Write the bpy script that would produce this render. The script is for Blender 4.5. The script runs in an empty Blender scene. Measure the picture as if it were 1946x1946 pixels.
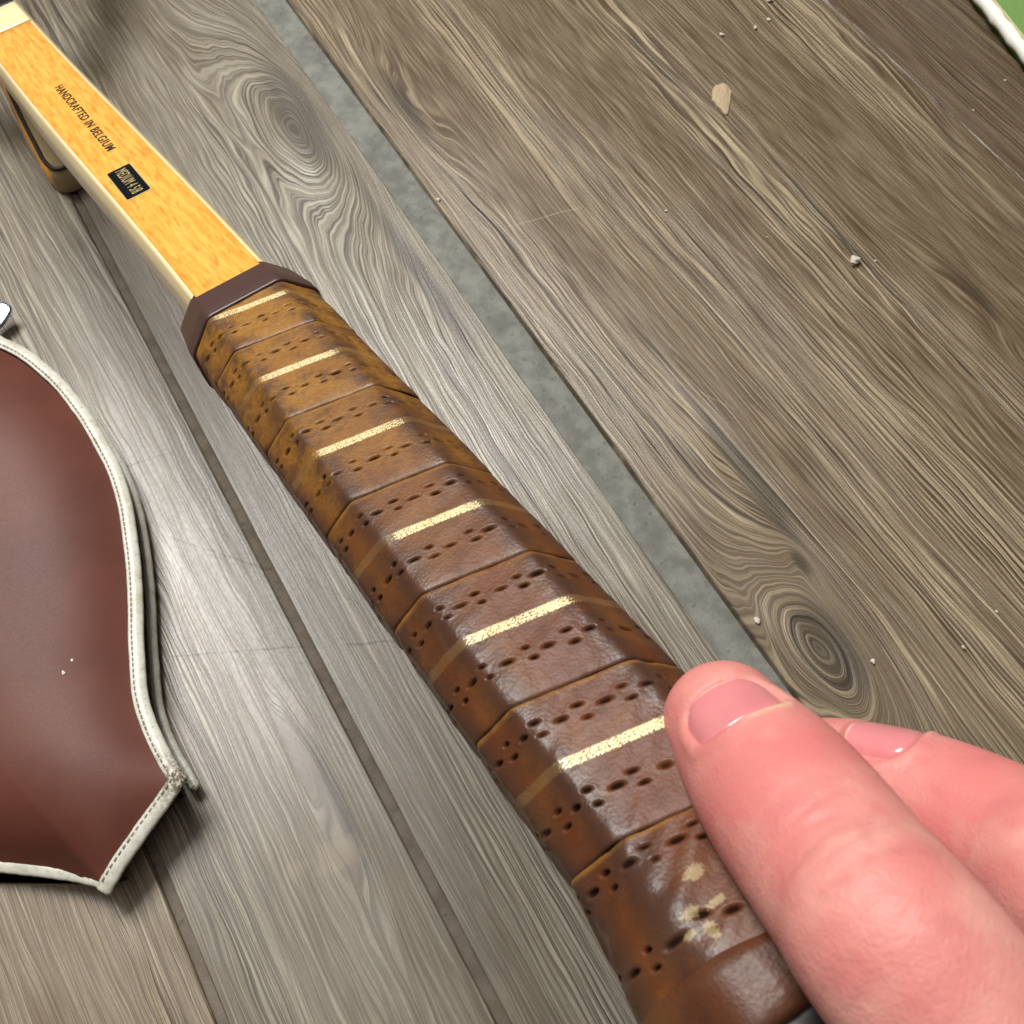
import bpy, bmesh, math, random
import numpy as np
from mathutils import Vector, Matrix

random.seed(7); np.random.seed(7)
S = bpy.context.scene
COL = S.collection

# ------------------------------------------------------------------ camera
PITCH = math.radians(27.3)            # tilt away from straight down
CH = 0.375                            # height of the lens above the floor
F = 1950.0; CX = 973.0                # focal length and centre in photo pixels (1946 wide)
cam_d = bpy.data.cameras.new('camera')
cam = bpy.data.objects.new('camera', cam_d); COL.objects.link(cam)
cam.location = (0, 0, CH); cam.rotation_euler = (PITCH, 0, 0)
cam_d.sensor_width = 36; cam_d.lens = 36 * F / 1946
cam_d.clip_start = 0.005; cam_d.clip_end = 50
cam_d.dof.use_dof = True; cam_d.dof.focus_distance = 0.235; cam_d.dof.aperture_fstop = 62
S.camera = cam

# ------------------------------------------------------------------ world, lamps, exposure
W = bpy.data.worlds.new('World'); S.world = W; W.use_nodes = True
W.node_tree.nodes['Background'].inputs[0].default_value = (1.0, 0.955, 0.89, 1)
W.node_tree.nodes['Background'].inputs[1].default_value = 0.085
def area(name, loc, target, sx, sy, power, col):
    d = bpy.data.lights.new(name, 'AREA'); d.shape = 'RECTANGLE'; d.size = sx; d.size_y = sy
    d.energy = power; d.color = col
    o = bpy.data.objects.new(name, d); COL.objects.link(o); o.location = loc
    o.rotation_euler = (Vector(target) - Vector(loc)).to_track_quat('-Z', 'Y').to_euler()
    return o
area('ceiling_light', (-0.50, 0.80, 1.38), (-0.05, 0.15, 0), 0.60, 0.60, 34, (1.0, 0.985, 0.95))
area('overhead_fill', (-0.05, -0.15, 1.75), (0, 0.15, 0), 1.1, 1.1, 6.5, (1.0, 0.95, 0.87))  # added soft fill from above, not a known fixture
S.view_settings.view_transform = 'Standard'; S.view_settings.look = 'None'
S.view_settings.exposure = 0.0; S.view_settings.gamma = 1.0
S.cycles.max_bounces = 5; S.cycles.use_adaptive_sampling = True; S.cycles.adaptive_threshold = .02

cP, sP = math.cos(PITCH), math.sin(PITCH)
def c2w(p):                           # camera metres (x right, y down, z forward) -> world
    x, y, z = p
    return Vector((x, -y * cP + z * sP, CH - y * sP - z * cP))
def c2d(p):
    x, y, z = p
    return Vector((x, -y * cP + z * sP, -y * sP - z * cP))
def at(px, py, Z):                    # photo pixel at depth Z
    return c2w(((px - CX) / F * Z, (py - CX) / F * Z, Z))
def onz(px, py, h=0.0):               # photo pixel on the horizontal plane z = h
    d = c2d(((px - CX) / F, (py - CX) / F, 1.0)); k = (h - CH) / d.z
    return Vector((0, 0, CH)) + d * k

# ------------------------------------------------------------------ helpers
def tag(o, label=None, cat=None, group=None, kind=None):
    if label: o['label'] = label
    if cat: o['category'] = cat
    if group: o['group'] = group
    if kind: o['kind'] = kind
    return o
def link(name, me, mat=None, parent=None, smooth=False):
    o = bpy.data.objects.new(name, me); COL.objects.link(o)
    if mat: me.materials.append(mat)
    if parent is not None: o.parent = parent
    if smooth: me.polygons.foreach_set('use_smooth', [True] * len(me.polygons))
    return o
def empty(name, loc=(0, 0, 0)):
    o = bpy.data.objects.new(name, None); COL.objects.link(o); o.location = loc; o.empty_display_size = 0.01
    return o
def mesh(name, vs, fs):
    me = bpy.data.meshes.new(name); me.from_pydata([tuple(v) for v in vs], [], fs); me.update(); return me
def grid_mesh(name, P, closed_u=False, closed_v=False):
    """P: array (nu, nv, 3)"""
    nu, nv = P.shape[:2]
    idx = np.arange(nu * nv).reshape(nu, nv)
    a = idx if closed_u else idx[:-1]; b = np.roll(idx, -1, 0) if closed_u else idx[1:]
    if closed_v:
        q = np.stack([a, b, np.roll(b, -1, 1), np.roll(a, -1, 1)], -1)
    else:
        q = np.stack([a[:, :-1], b[:, :-1], b[:, 1:], a[:, 1:]], -1)
    q = q.reshape(-1, 4)
    me = bpy.data.meshes.new(name)
    me.vertices.add(nu * nv); me.vertices.foreach_set('co', P.reshape(-1).astype(np.float32))
    n = len(q)
    me.loops.add(n * 4); me.loops.foreach_set('vertex_index', q.reshape(-1).astype(np.int32))
    me.polygons.add(n); me.polygons.foreach_set('loop_start', np.arange(0, n * 4, 4, dtype=np.int32))
    me.update(calc_edges=True); me.validate()
    return me
def fattr(me, name, arr):
    a = me.attributes.new(name, 'FLOAT', 'POINT'); a.data.foreach_set('value', np.asarray(arr, np.float32).reshape(-1))
def fix_normals(me):
    bm = bmesh.new(); bm.from_mesh(me); bmesh.ops.recalc_face_normals(bm, faces=bm.faces); bm.to_mesh(me); bm.free()
def catmull(pts, n=8, closed=False):
    pts = [np.array(p, float) for p in pts]; out = []
    m = len(pts); segs = m if closed else m - 1
    for i in range(segs):
        if closed: p0, p1, p2, p3 = pts[i - 1], pts[i], pts[(i + 1) % m], pts[(i + 2) % m]
        else: p0, p1, p2, p3 = pts[max(i - 1, 0)], pts[i], pts[i + 1], pts[min(i + 2, m - 1)]
        for k in range(n):
            t = k / n
            out.append(.5 * ((2 * p1) + (-p0 + p2) * t + (2 * p0 - 5 * p1 + 4 * p2 - p3) * t * t + (-p0 + 3 * p1 - 3 * p2 + p3) * t ** 3))
    if not closed: out.append(pts[-1])
    return np.array(out)
def noise1(x, seed=0):
    r = np.random.RandomState(seed); t = np.zeros_like(x)
    for k in range(5):
        t += np.sin(x * r.uniform(.5, 2.2) * (k + 1) * .7 + r.uniform(0, 6.28)) / (k + 1)
    return t / 2.0
def smooth(a, b, x):
    t = np.clip((x - a) / (b - a), 0, 1); return t * t * (3 - 2 * t)

# ------------------------------------------------------------------ node materials
class NB:
    def __init__(s, name):
        s.m = bpy.data.materials.new(name); s.m.use_nodes = True
        s.t = s.m.node_tree; s.p = s.t.nodes['Principled BSDF']
    def put(s, sock, v):
        if isinstance(v, bpy.types.NodeSocket): s.t.links.new(v, sock)
        elif isinstance(v, (tuple, list)) and len(v) == 3 and sock.type == 'RGBA': sock.default_value = (*v, 1)
        else: sock.default_value = v
    def ma(s, op, a, b=None, c=None, clamp=False):
        n = s.t.nodes.new('ShaderNodeMath'); n.operation = op; n.use_clamp = clamp
        for i, v in enumerate((a, b, c)):
            if v is not None: s.put(n.inputs[i], v)
        return n.outputs[0]
    def xyz(s, x=0.0, y=0.0, z=0.0):
        n = s.t.nodes.new('ShaderNodeCombineXYZ')
        for i, v in enumerate((x, y, z)): s.put(n.inputs[i], v)
        return n.outputs[0]
    def sep(s, v):
        n = s.t.nodes.new('ShaderNodeSeparateXYZ'); s.put(n.inputs[0], v); return n.outputs
    def obj(s):
        return s.t.nodes.new('ShaderNodeTexCoord').outputs['Object']
    def noise(s, vec, scale=1.0, detail=2.0, rough=.5, dist=0.0):
        n = s.t.nodes.new('ShaderNodeTexNoise'); s.put(n.inputs['Vector'], vec)
        n.inputs['Scale'].default_value = scale; n.inputs['Detail'].default_value = detail
        n.inputs['Roughness'].default_value = rough; n.inputs['Distortion'].default_value = dist
        return n.outputs[0]
    def voro(s, vec, scale, feat='F1'):
        n = s.t.nodes.new('ShaderNodeTexVoronoi'); n.feature = feat; s.put(n.inputs['Vector'], vec)
        n.inputs['Scale'].default_value = scale; return n.outputs[0]
    def mix(s, f, a, b, mode='MIX'):
        n = s.t.nodes.new('ShaderNodeMix'); n.data_type = 'RGBA'; n.blend_type = mode
        s.put(n.inputs[0], f); s.put(n.inputs[6], a); s.put(n.inputs[7], b); return n.outputs[2]
    def ss(s, a, b, x):
        n = s.t.nodes.new('ShaderNodeMapRange'); n.interpolation_type = 'SMOOTHSTEP'
        s.put(n.inputs[0], x); n.inputs[1].default_value = a; n.inputs[2].default_value = b
        return n.outputs[0]
    def attr(s, name):
        n = s.t.nodes.new('ShaderNodeAttribute'); n.attribute_name = name; return n.outputs['Fac']
    def band(s, x, c, w):              # 1 at x=c, 0 beyond w
        return s.ma('SUBTRACT', 1.0, s.ss(0.0, w, s.ma('ABSOLUTE', s.ma('SUBTRACT', x, c))))
    def bump(s, h, strength=.5, dist=.001, normal=None):
        n = s.t.nodes.new('ShaderNodeBump'); s.put(n.inputs['Height'], h)
        n.inputs['Strength'].default_value = strength; n.inputs['Distance'].default_value = dist
        if normal is not None: s.put(n.inputs['Normal'], normal)
        return n.outputs[0]
    def set(s, **k):
        names = dict(col='Base Color', rough='Roughness', metal='Metallic', normal='Normal', spec='Specular IOR Level',
                     sss='Subsurface Weight', sssr='Subsurface Radius', ssss='Subsurface Scale', coat='Coat Weight', coatr='Coat Roughness')
        for a, v in k.items(): s.put(s.p.inputs[names[a]], v)
        return s.m
def simple(name, col, rough=.5, var=.15, scale=400.0, metal=0.0, bump=.0, spec=.5):
    b = NB(name); o = b.obj(); n = b.noise(o, scale, 4, .6)
    c2 = tuple(x * (1 - var) for x in col); c1 = tuple(min(1, x * (1 + var)) for x in col)
    kw = dict(col=b.mix(n, c2, c1), rough=rough, metal=metal, spec=spec)
    if bump: kw['normal'] = b.bump(n, bump, .0006)
    return b.set(**kw)

# ------------------------------------------------------------------ floor: wood-look planks with recessed joints
FD = Vector((-0.503, 0.8643, 0)).normalized()      # along the planks
FE = Vector((FD.y, -FD.x, 0))                      # across, to the right
FROT = math.atan2(FD.y, FD.x)                      # local x = along; local y = to the left
def fuv(px, py):
    p = onz(px, py); return p.dot(FD), -p.dot(FE)   # local x, y of the floor frame
def fv(px, py): return onz(px, py).dot(FE)          # distance to the right
floor = empty('floor'); tag(floor, kind='structure')
floor.rotation_euler = (0, 0, FROT)

def plank_material(name, seed, base, pale, dark, freq=250.0, knots=(), streak=.5, stains=(), scratches=(), wob=.011):
    b = NB(name); u, y, _ = b.sep(b.obj())
    w1 = b.noise(b.xyz(b.ma('MULTIPLY', u, 1.9), b.ma('MULTIPLY', y, 9.0), seed), 1, 0)
    w2 = b.noise(b.xyz(b.ma('MULTIPLY', u, 6.5), b.ma('MULTIPLY', y, 34.0), seed + 3.3), 1, 1)
    w3 = b.noise(b.xyz(b.ma('MULTIPLY', u, 45.0), b.ma('MULTIPLY', y, 190.0), seed + 5.1), 1, 0)
    v = b.ma('MULTIPLY_ADD', w1, 0.042, y)
    v = b.ma('MULTIPLY_ADD', w2, wob, v)
    v = b.ma('MULTIPLY_ADD', w3, 0.0018, v)
    kmask = None
    for (ku, ky, su, sy, amp) in knots:
        d2 = b.ma('ADD', b.ma('POWER', b.ma('ABSOLUTE', b.ma('DIVIDE', b.ma('SUBTRACT', u, ku), su)), 2.0),
                  b.ma('POWER', b.ma('ABSOLUTE', b.ma('DIVIDE', b.ma('SUBTRACT', b.ma('MULTIPLY_ADD', b.ma('SUBTRACT', w2, .5), .012, y), ky), sy)), 2.0))
        e = b.ma('EXPONENT', b.ma('MULTIPLY', b.ma('ADD', d2, b.ma('MULTIPLY', b.ma('SUBTRACT', b.noise(b.xyz(b.ma('MULTIPLY', u, .5), y, seed), 45, 0, .5), .5), .32)), -1.0), None, True)
        v = b.ma('MULTIPLY_ADD', e, amp, v)
        k = b.ss(.62, 1.0, e); kmask = k if kmask is None else b.ma('MAXIMUM', kmask, k)
    # grain lines follow the level sets of v
    n1 = b.noise(b.xyz(b.ma('MULTIPLY', v, freq), b.ma('MULTIPLY', u, 2.2), seed), 1, 1, .5)
    n2 = b.noise(b.xyz(b.ma('MULTIPLY', v, freq * 2.6), b.ma('MULTIPLY', u, 6.0), seed + 7), 1, 1, .6)
    n3 = b.noise(b.xyz(b.ma('MULTIPLY', v, 1500.0), b.ma('MULTIPLY', u, 45.0), seed + 9), 1, 0)
    zone = b.noise(b.xyz(b.ma('MULTIPLY', v, 26.0), b.ma('MULTIPLY', u, 3.0), seed + 4), 1, 0)
    zn = b.ss(.36, .62, zone)
    blot = b.noise(b.xyz(b.ma('MULTIPLY', u, 16.0), b.ma('MULTIPLY', y, 42.0), seed + 2), 1, 3, .6)
    fine = b.noise(b.xyz(b.ma('MULTIPLY', u, 500.0), b.ma('MULTIPLY', y, 900.0), seed + 2), 1, 1, .7)
    li = b.ma('MAXIMUM', b.ma('MULTIPLY', b.band(n1, .52, .034), 1.0), b.ma('MULTIPLY', b.band(n2, .53, .05), .75))
    da = b.ma('MAXIMUM', b.band(n1, .455, .04), b.ma('MULTIPLY', b.band(n2, .455, .05), .7))
    ph = b.ma('MULTIPLY_ADD', b.noise(b.xyz(b.ma('MULTIPLY', v, 55.0), b.ma('MULTIPLY', u, 2.5), seed + 6), 1, 1), 2.6, b.ma('MULTIPLY', v, freq * 1.25))
    tri = b.ma('FRACT', ph)
    zl = b.ss(.44, .60, b.noise(b.xyz(b.ma('MULTIPLY', v, 17.0), b.ma('MULTIPLY', u, 1.8), seed + 8), 1, 1))
    zl = b.ma('MULTIPLY', zl, b.ma('MULTIPLY_ADD', n3, .8, .45))
    rl = b.ma('MULTIPLY', b.ma('MULTIPLY', b.ss(.62, .86, tri), b.ma('SUBTRACT', 1.0, b.ss(.93, 1.0, tri))), zl)
    rd_ = b.ma('MULTIPLY', b.ma('SUBTRACT', 1.0, b.ss(.0, .42, tri)), zl)
    li = b.ma('MAXIMUM', li, b.ma('MULTIPLY', rl, 1.1)); da = b.ma('MAXIMUM', da, rd_)
    lw = b.ma('MULTIPLY', b.ma('MULTIPLY_ADD', zn, .70, .35), b.ma('MULTIPLY_ADD', n3, .9, .25))
    brown = tuple(min(1, x * k) for x, k in zip(base, (.72, .62, .5)))
    c = b.mix(b.ss(.38, .68, blot), brown, base)
    c = b.mix(b.ma('MULTIPLY', b.ss(.35, .75, n2), .38), c, tuple(x * .62 for x in base))
    c = b.mix(b.ma('MULTIPLY', b.ss(.4, .7, n3), .28), c, pale)
    c = b.mix(b.ma('MULTIPLY', da, b.ma('MULTIPLY', lw, 1.35), None, True), c, dark)
    c = b.mix(b.ma('MULTIPLY', li, b.ma('MULTIPLY', lw, streak * 1.6), None, True), c, pale)
    c = b.mix(b.ma('MULTIPLY', b.ss(.3, .8, fine), .22), c, tuple(x * .55 for x in base))
    if kmask is not None: c = b.mix(b.ma('MULTIPLY', kmask, .7), c, tuple(x * 1.3 for x in dark))
    for (su_, sy_, ru, ry, scol, amt) in stains:
        d = b.ma('SQRT', b.ma('ADD', b.ma('POWER', b.ma('ABSOLUTE', b.ma('DIVIDE', b.ma('SUBTRACT', u, su_), ru)), 2.0),
                              b.ma('POWER', b.ma('ABSOLUTE', b.ma('DIVIDE', b.ma('SUBTRACT', y, sy_), ry)), 2.0)))
        d = b.ma('MULTIPLY_ADD', b.ma('SUBTRACT', b.noise(b.xyz(u, y, seed), 180, 4, .65), .5), 1.6, d)
        c = b.mix(b.ma('MULTIPLY', b.ma('SUBTRACT', 1.0, b.ss(.35, 1.1, d)), amt), c, scol)
    for (x0, y0, x1, y1, wd, amt) in scratches:
        dx, dy = x1 - x0, y1 - y0; L = math.hypot(dx, dy); dx /= L; dy /= L
        al = b.ma('ADD', b.ma('MULTIPLY', b.ma('SUBTRACT', u, x0), dx), b.ma('MULTIPLY', b.ma('SUBTRACT', y, y0), dy))
        pe = b.ma('SUBTRACT', b.ma('MULTIPLY', b.ma('SUBTRACT', u, x0), dy), b.ma('MULTIPLY', b.ma('SUBTRACT', y, y0), dx))
        pe = b.ma('MULTIPLY_ADD', b.ma('SUBTRACT', w3, .5), .0012, pe)
        msk = b.ma('MULTIPLY', b.band(pe, 0.0, wd), b.ma('SUBTRACT', 1.0, b.ss(.42, .5, b.ma('ABSOLUTE', b.ma('SUBTRACT', b.ma('DIVIDE', al, L), .5)))))
        msk = b.ma('MULTIPLY', msk, b.ma('MULTIPLY_ADD', fine, 1.1, .1))
        c = b.mix(b.ma('MULTIPLY', msk, abs(amt)), c, dark if amt > 0 else pale)
    h = b.ma('ADD', b.ma('MULTIPLY', li, b.ma('MULTIPLY', lw, .8)), b.ma('MULTIPLY', n3, .3))
    h = b.ma('SUBTRACT', h, b.ma('MULTIPLY', da, lw))
    nrm = b.bump(h, .22, .0005)
    r = b.ma('MULTIPLY_ADD', blot, .18, .22)
    r = b.ma('MULTIPLY_ADD', fine, .12, r)
    return b.set(col=c, rough=r, normal=nrm, spec=.62)

def plank(name, r0, r1, mat, x0=-0.55, x1=1.35, top=0.0):
    """plank from r0 to r1 (metres to the right), in the floor frame (y = -r)"""
    bv = .0005; th = .008
    prof = [(-r1, -th), (-r1, top - bv), (-r1 + bv, top), (-r0 - bv, top), (-r0, top - bv), (-r0, -th)]
    vs = [(x, y, z) for x in (x0, x1) for y, z in prof]; n = len(prof)
    fs = [[i, i + 1, n + i + 1, n + i] for i in range(n - 1)] + [list(range(n))[::-1], list(range(n, 2 * n))]
    me = mesh(name, vs, fs); fix_normals(me)
    return link(name, me, mat, floor)

rC0, rC1 = fv(410, 1946), fv(435, 1946)
rA0, rA1 = fv(575, 1230), fv(598, 1230)
rB0, rB1 = fv(1117, 896), fv(1204, 896)
rD = fv(1482, 330); rE = fv(1767, 180)
GREY = ((.165, .137, .100), (.40, .355, .275), (.036, .027, .019))
BRN = ((.128, .091, .054), (.43, .345, .225), (.020, .013, .007))
TAN = ((.190, .142, .088), (.42, .345, .235), (.038, .026, .016))
def kn(px, py, su, sy, amp):
    u, y = fuv(px, py); return (u, y, su, sy, amp)
def st(px, py, ru, ry, col, amt):
    u, y = fuv(px, py); return (u, y, ru, ry, col, amt)
def sc(x0, y0, x1, y1, w=.0008, amt=1.0):
    a = fuv(x0, y0); b_ = fuv(x1, y1); return (*a, *b_, w, amt)
m0 = plank_material('oak_tile_tan', 11.3, *TAN, freq=380, streak=.5)
m1 = plank_material('oak_tile_grey_left', 23.7, *GREY, freq=430, streak=.6, wob=.005, knots=[kn(640, 1540, .06, .006, .006)],
                    stains=[st(645, 1625, .007, .012, (.235, .185, .115), .5), st(565, 1650, .004, .005, (.235, .185, .12), .35)],
                    scratches=[sc(315, 1248, 590, 1228), sc(290, 1010, 530, 1090), sc(360, 1040, 560, 1115, .0004, .5), sc(230, 890, 330, 858), sc(540, 1270, 600, 1252, .0003, .4)])
m2 = plank_material('oak_tile_grey', 31.1, *GREY, freq=350, streak=.62, wob=.006,
                    knots=[kn(560, 215, .085, .022, .048), kn(800, 520, .12, .008, .004)],
                    scratches=[sc(655, 1225, 800, 1215), sc(560, 1090, 690, 1150, .0005, .6)],
                    stains=[st(572, 1055, .003, .004, (.10, .07, .04), .6)])
m3 = plank_material('oak_tile_brown', 47.9, *BRN, freq=320, streak=.85,
                    knots=[kn(1577, 1225, .042, .017, .040), kn(1520, 1070, .012, .006, .012), kn(1420, 900, .07, .010, .007), kn(760, 190, .06, .012, -.012)],
                    scratches=[sc(960, 432, 1110, 392, .0005, -.7), sc(1270, 715, 1400, 780, .0004, -.5)])
m4 = plank_material('oak_tile_brown_far', 58.2, *BRN, freq=330, streak=.75, knots=[kn(1850, 560, .04, .008, .010)])
m5 = plank_material('oak_tile_dark', 66.6, (.115, .080, .047), (.27, .205, .13), (.032, .021, .012), freq=380, streak=.45)
plank('plank', -0.75, rC0, m0)
plank('plank', rC1, rA0, m1)
plank('plank', rA1, rB0, m2)
plank('plank', rB1, rD - .00012, m3)
plank('plank', rD + .00012, rE - .0001, m4)
plank('plank', rE + .0001, rE + .45, m5)
def joint_material(name, c0, c1, speck):
    b = NB(name); o = b.obj()
    n = b.noise(o, 90, 5, .65); n2 = b.noise(o, 700, 4, .7)
    c = b.mix(b.ss(.35, .65, n), c0, c1)
    c = b.mix(b.ma('MULTIPLY', b.ss(.55, .8, n2), .6), c, speck)
    c = b.mix(b.ma('MULTIPLY', b.ma('SUBTRACT', 1.0, b.ss(.08, .2, b.voro(o, 170))), .4), c, tuple(x * .4 for x in c0))
    return b.set(col=c, rough=.75, normal=b.bump(n2, .5, .0007), spec=.3)
gB = joint_material('cement_grey', (.138, .137, .120), (.215, .216, .19), (.10, .10, .08))
gA = joint_material('grout_brown', (.130, .105, .078), (.185, .155, .12), (.08, .06, .04))
def strip(name, r0, r1, z, mat):
    n = 160; xs = np.linspace(-.55, 1.35, n); P = np.zeros((n, 5, 3))
    for j, f in enumerate((0, .12, .5, .88, 1)):
        P[:, j, 0] = xs; P[:, j, 1] = -(r0 - .0006 + (r1 - r0 + .0012) * f)
        P[:, j, 2] = z - (.0005 if f in (0, 1) else 0) + .00018 * noise1(xs * 60 + j, j)
    me = grid_mesh(name, P); fix_normals(me)
    return link(name, me, mat, floor, True)
strip('grout_strip', rB0, rB1, -.0042, gB)
strip('grout_joint', rA0, rA1, -.0022, gA)
strip('grout_joint', rC0, rC1, -.0022, gA)
link('subfloor', mesh('subfloor', [(-.55, -1.2, -.009), (1.35, -1.2, -.009), (1.35, 1.0, -.009), (-.55, 1.0, -.009)], [[0, 1, 2, 3]]), gA, floor)

# ------------------------------------------------------------------ racket frame of reference
P1 = np.array([-.051, -.038, .222]); P5 = np.array([.0085, .0248, .150])
ax = P5 - P1; ax /= np.linalg.norm(ax)
vd = P5 / np.linalg.norm(P5); nv = -(vd - (vd @ ax) * ax); nv /= np.linalg.norm(nv)
rr = np.cross(ax, nv); TA = math.radians(12.4)
RN = math.cos(TA) * nv - math.sin(TA) * rr
RW = np.cross(ax, RN)
if RW[0] < 0: RW = -RW
wa = np.array(c2d(ax)); wn = np.array(c2d(RN)); ww = np.array(c2d(RW)); wo = np.array(c2w(P1))
RM = Matrix(((ww[0], -wa[0], wn[0], wo[0]), (ww[1], -wa[1], wn[1], wo[1]), (ww[2], -wa[2], wn[2], wo[2]), (0, 0, 0, 1)))
# racket local frame: x = across (right), y = -t, t running along toward the butt, z = out of the top face; (0,0,0) = top face at the first seam
if RM.to_3x3().determinant() < 0:
    raise SystemExit('frame is left-handed')
racket = empty('tennis_racket'); racket.matrix_world = RM
tag(racket, 'wooden tennis racket with worn perforated brown leather grip and orange shaft', 'racket')

HW, BV, SD = .0092, .0066, .0095                  # half top width, bevel leg, side height
HT = 2 * BV + SD
def octagon(n, hw=HW, bv=BV, sd=SD, rnd=.0011):
    """points (x,z) around the section starting at bottom centre, going left side -> top -> right; p in [-.5,.5]"""
    ht = 2 * bv + sd
    c = [(0, -ht), (-hw, -ht), (-hw - bv, -ht + bv), (-hw - bv, -bv), (-hw, 0), (hw, 0), (hw + bv, -bv), (hw + bv, -ht + bv), (hw, -ht), (0, -ht)]
    c = np.array(c); seg = np.linalg.norm(np.diff(c, axis=0), axis=1); cum = np.r_[0, np.cumsum(seg)]; L = cum[-1]
    m = 2400; s = np.linspace(0, L, m, endpoint=False)
    q = np.stack([np.interp(s, cum, c[:, 0]), np.interp(s, cum, c[:, 1])], 1)
    k = max(3, int(rnd * 1.6 / L * m)); ker = np.ones(k) / k
    for _ in range(2):
        q = np.stack([np.convolve(np.r_[q[-k:, i], q[:, i], q[:k, i]], ker, 'same')[k:-k] for i in (0, 1)], 1)
    return q, L, s / L - .5, cum / L - .5

Q, PERI, QS, CORN = octagon(0)
dq = np.roll(Q, -3, 0) - np.roll(Q, 3, 0); QN = np.stack([-dq[:, 1], dq[:, 0]], 1); QN /= np.linalg.norm(QN, axis=1)[:, None]
if QN[np.argmax(Q[:, 1]), 1] < 0: QN = -QN
def sec(p):
    """section point and outward normal at perimeter parameter p in [-.5,.5]"""
    pp = np.mod(np.asarray(p) + .5, 1.0) - .5
    o = [np.interp(pp, QS, A[:, i], period=1.0) for A in (Q, QN) for i in (0, 1)]
    return o
def flare(t):
    return .0036 * smooth(.128, .158, t) ** 1.3

# ---- leather grip
def leather():
    b = NB('worn_leather'); o = b.obj()
    t = b.ma('MULTIPLY', b.sep(o)[1], -1.0); hole = b.attr('hole'); rid = b.attr('ridge'); sv = b.attr('strip'); sp = b.attr('peri'); fo = b.attr('foil')
    n0 = b.noise(o, 55, 4, .6); n1 = b.noise(o, 190, 4, .65); n2 = b.noise(o, 1800, 3, .6); n4 = b.noise(o, 900, 4, .7)
    g = b.ss(-.02, .11, b.ma('MULTIPLY_ADD', b.ma('SUBTRACT', n0, .5), .16, t))
    c = b.mix(g, (.300, .135, .016), (.112, .029, .007))
    c = b.mix(b.ma('MULTIPLY', b.ss(.46, .68, n1), .62), c, (.066, .021, .008))
    c = b.mix(b.ma('MULTIPLY', b.ss(.50, .68, n0), b.ma('MULTIPLY_ADD', g, -.28, .55)), c, (.26, .112, .020))
    # oily grime worn in beside the ridges and on the seams' upper edge
    gr = b.ma('MULTIPLY', rid, b.ss(.30, .62, b.ma('ADD', n1, b.ma('MULTIPLY', g, .12))))
    c = b.mix(b.ma('MULTIPLY', gr, .85), c, (.050, .026, .020))
    # skived pale edge right after every seam
    ed = b.ma('MULTIPLY', b.ma('SUBTRACT', 1.0, b.ss(.0, .055, sv)), b.ss(.3, .6, n1))
    c = b.mix(b.ma('MULTIPLY', ed, .75), c, (.33, .150, .026))
    c = b.mix(b.ma('MULTIPLY', b.ma('SUBTRACT', 1.0, b.ss(.42, .62, n4)), .30), c, (.085, .035, .014))
    sm = b.ma('MAXIMUM', b.ma('SUBTRACT', 1.0, b.ss(.0, .012, sv)), b.ss(.985, 1.0, sv))
    c = b.mix(b.ma('MULTIPLY', sm, .8), c, (.035, .016, .008))
    c = b.mix(b.ss(.15, .75, hole), c, (.012, .007, .005))
    # gold line: pressed foil, cracked and rubbed; top-facet glint painted in via foil
    wear = b.noise(b.xyz(b.ma('MULTIPLY', sp, 60.0), b.ma('MULTIPLY', sv, 10.0), 0.0), 1, 2)
    crk = b.noise(b.xyz(b.ma('MULTIPLY', sp, 210.0), b.ma('MULTIPLY', b.ma('ADD', sv, b.ma('MULTIPLY', sp, 2.2)), 90.0), 1.0), 1, 2, .6)
    line = b.ma('SUBTRACT', 1.0, b.ss(.028, .040, b.ma('ABSOLUTE', b.ma('SUBTRACT', sv, b.ma('MULTIPLY_ADD', b.ma('SUBTRACT', crk, .5), .045, .47)))))
    fm = b.ma('MULTIPLY', line, b.ss(.37, .44, b.ma('ADD', b.ma('MULTIPLY', crk, .72), b.ma('MULTIPLY', b.ma('SUBTRACT', fo, .5), .34))))
    c = b.mix(b.ma('MULTIPLY', line, b.ma('MULTIPLY_ADD', b.ss(-.3, .2, fo), .20, 0.0)), c, (.36, .23, .085))
    fk = b.ss(.42, .52, b.ma('MULTIPLY_ADD', b.attr('flake'), .40, b.ma('MULTIPLY', b.noise(o, 2400, 4, .7), .50)))
    fm = b.ma('MAXIMUM', fm, b.ma('MULTIPLY', fk, .30))
    c = b.mix(fm, c, (.66, .56, .30))
    pores = b.voro(o, 1500)
    h = b.ma('ADD', b.ma('MULTIPLY', n2, .5), b.ma('MULTIPLY', pores, .6))
    h = b.ma('ADD', h, b.ma('MULTIPLY', n1, .8))
    nrm = b.bump(h, .30, .00022)
    nrm = b.bump(n1, .09, .0006, nrm)
    r = b.ma('MULTIPLY_ADD', n1, .22, .38)
    r = b.ma('MULTIPLY_ADD', rid, -.13, r)
    r = b.ma('MULTIPLY_ADD', fm, -.04, r)
    r = b.ma('MAXIMUM', r, b.ss(.05, .5, hole))
    return b.set(col=c, rough=r, normal=nrm, spec=b.ma('MULTIPLY_ADD', b.ss(.05, .5, hole), -.34, .34), metal=b.ma('MULTIPLY', fm, .12))
LEA = leather()
PITCHL = .0282
TK = [-.0286, -.0005, .0288, .0581, .0855, .1127, .1385, .1600]
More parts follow.
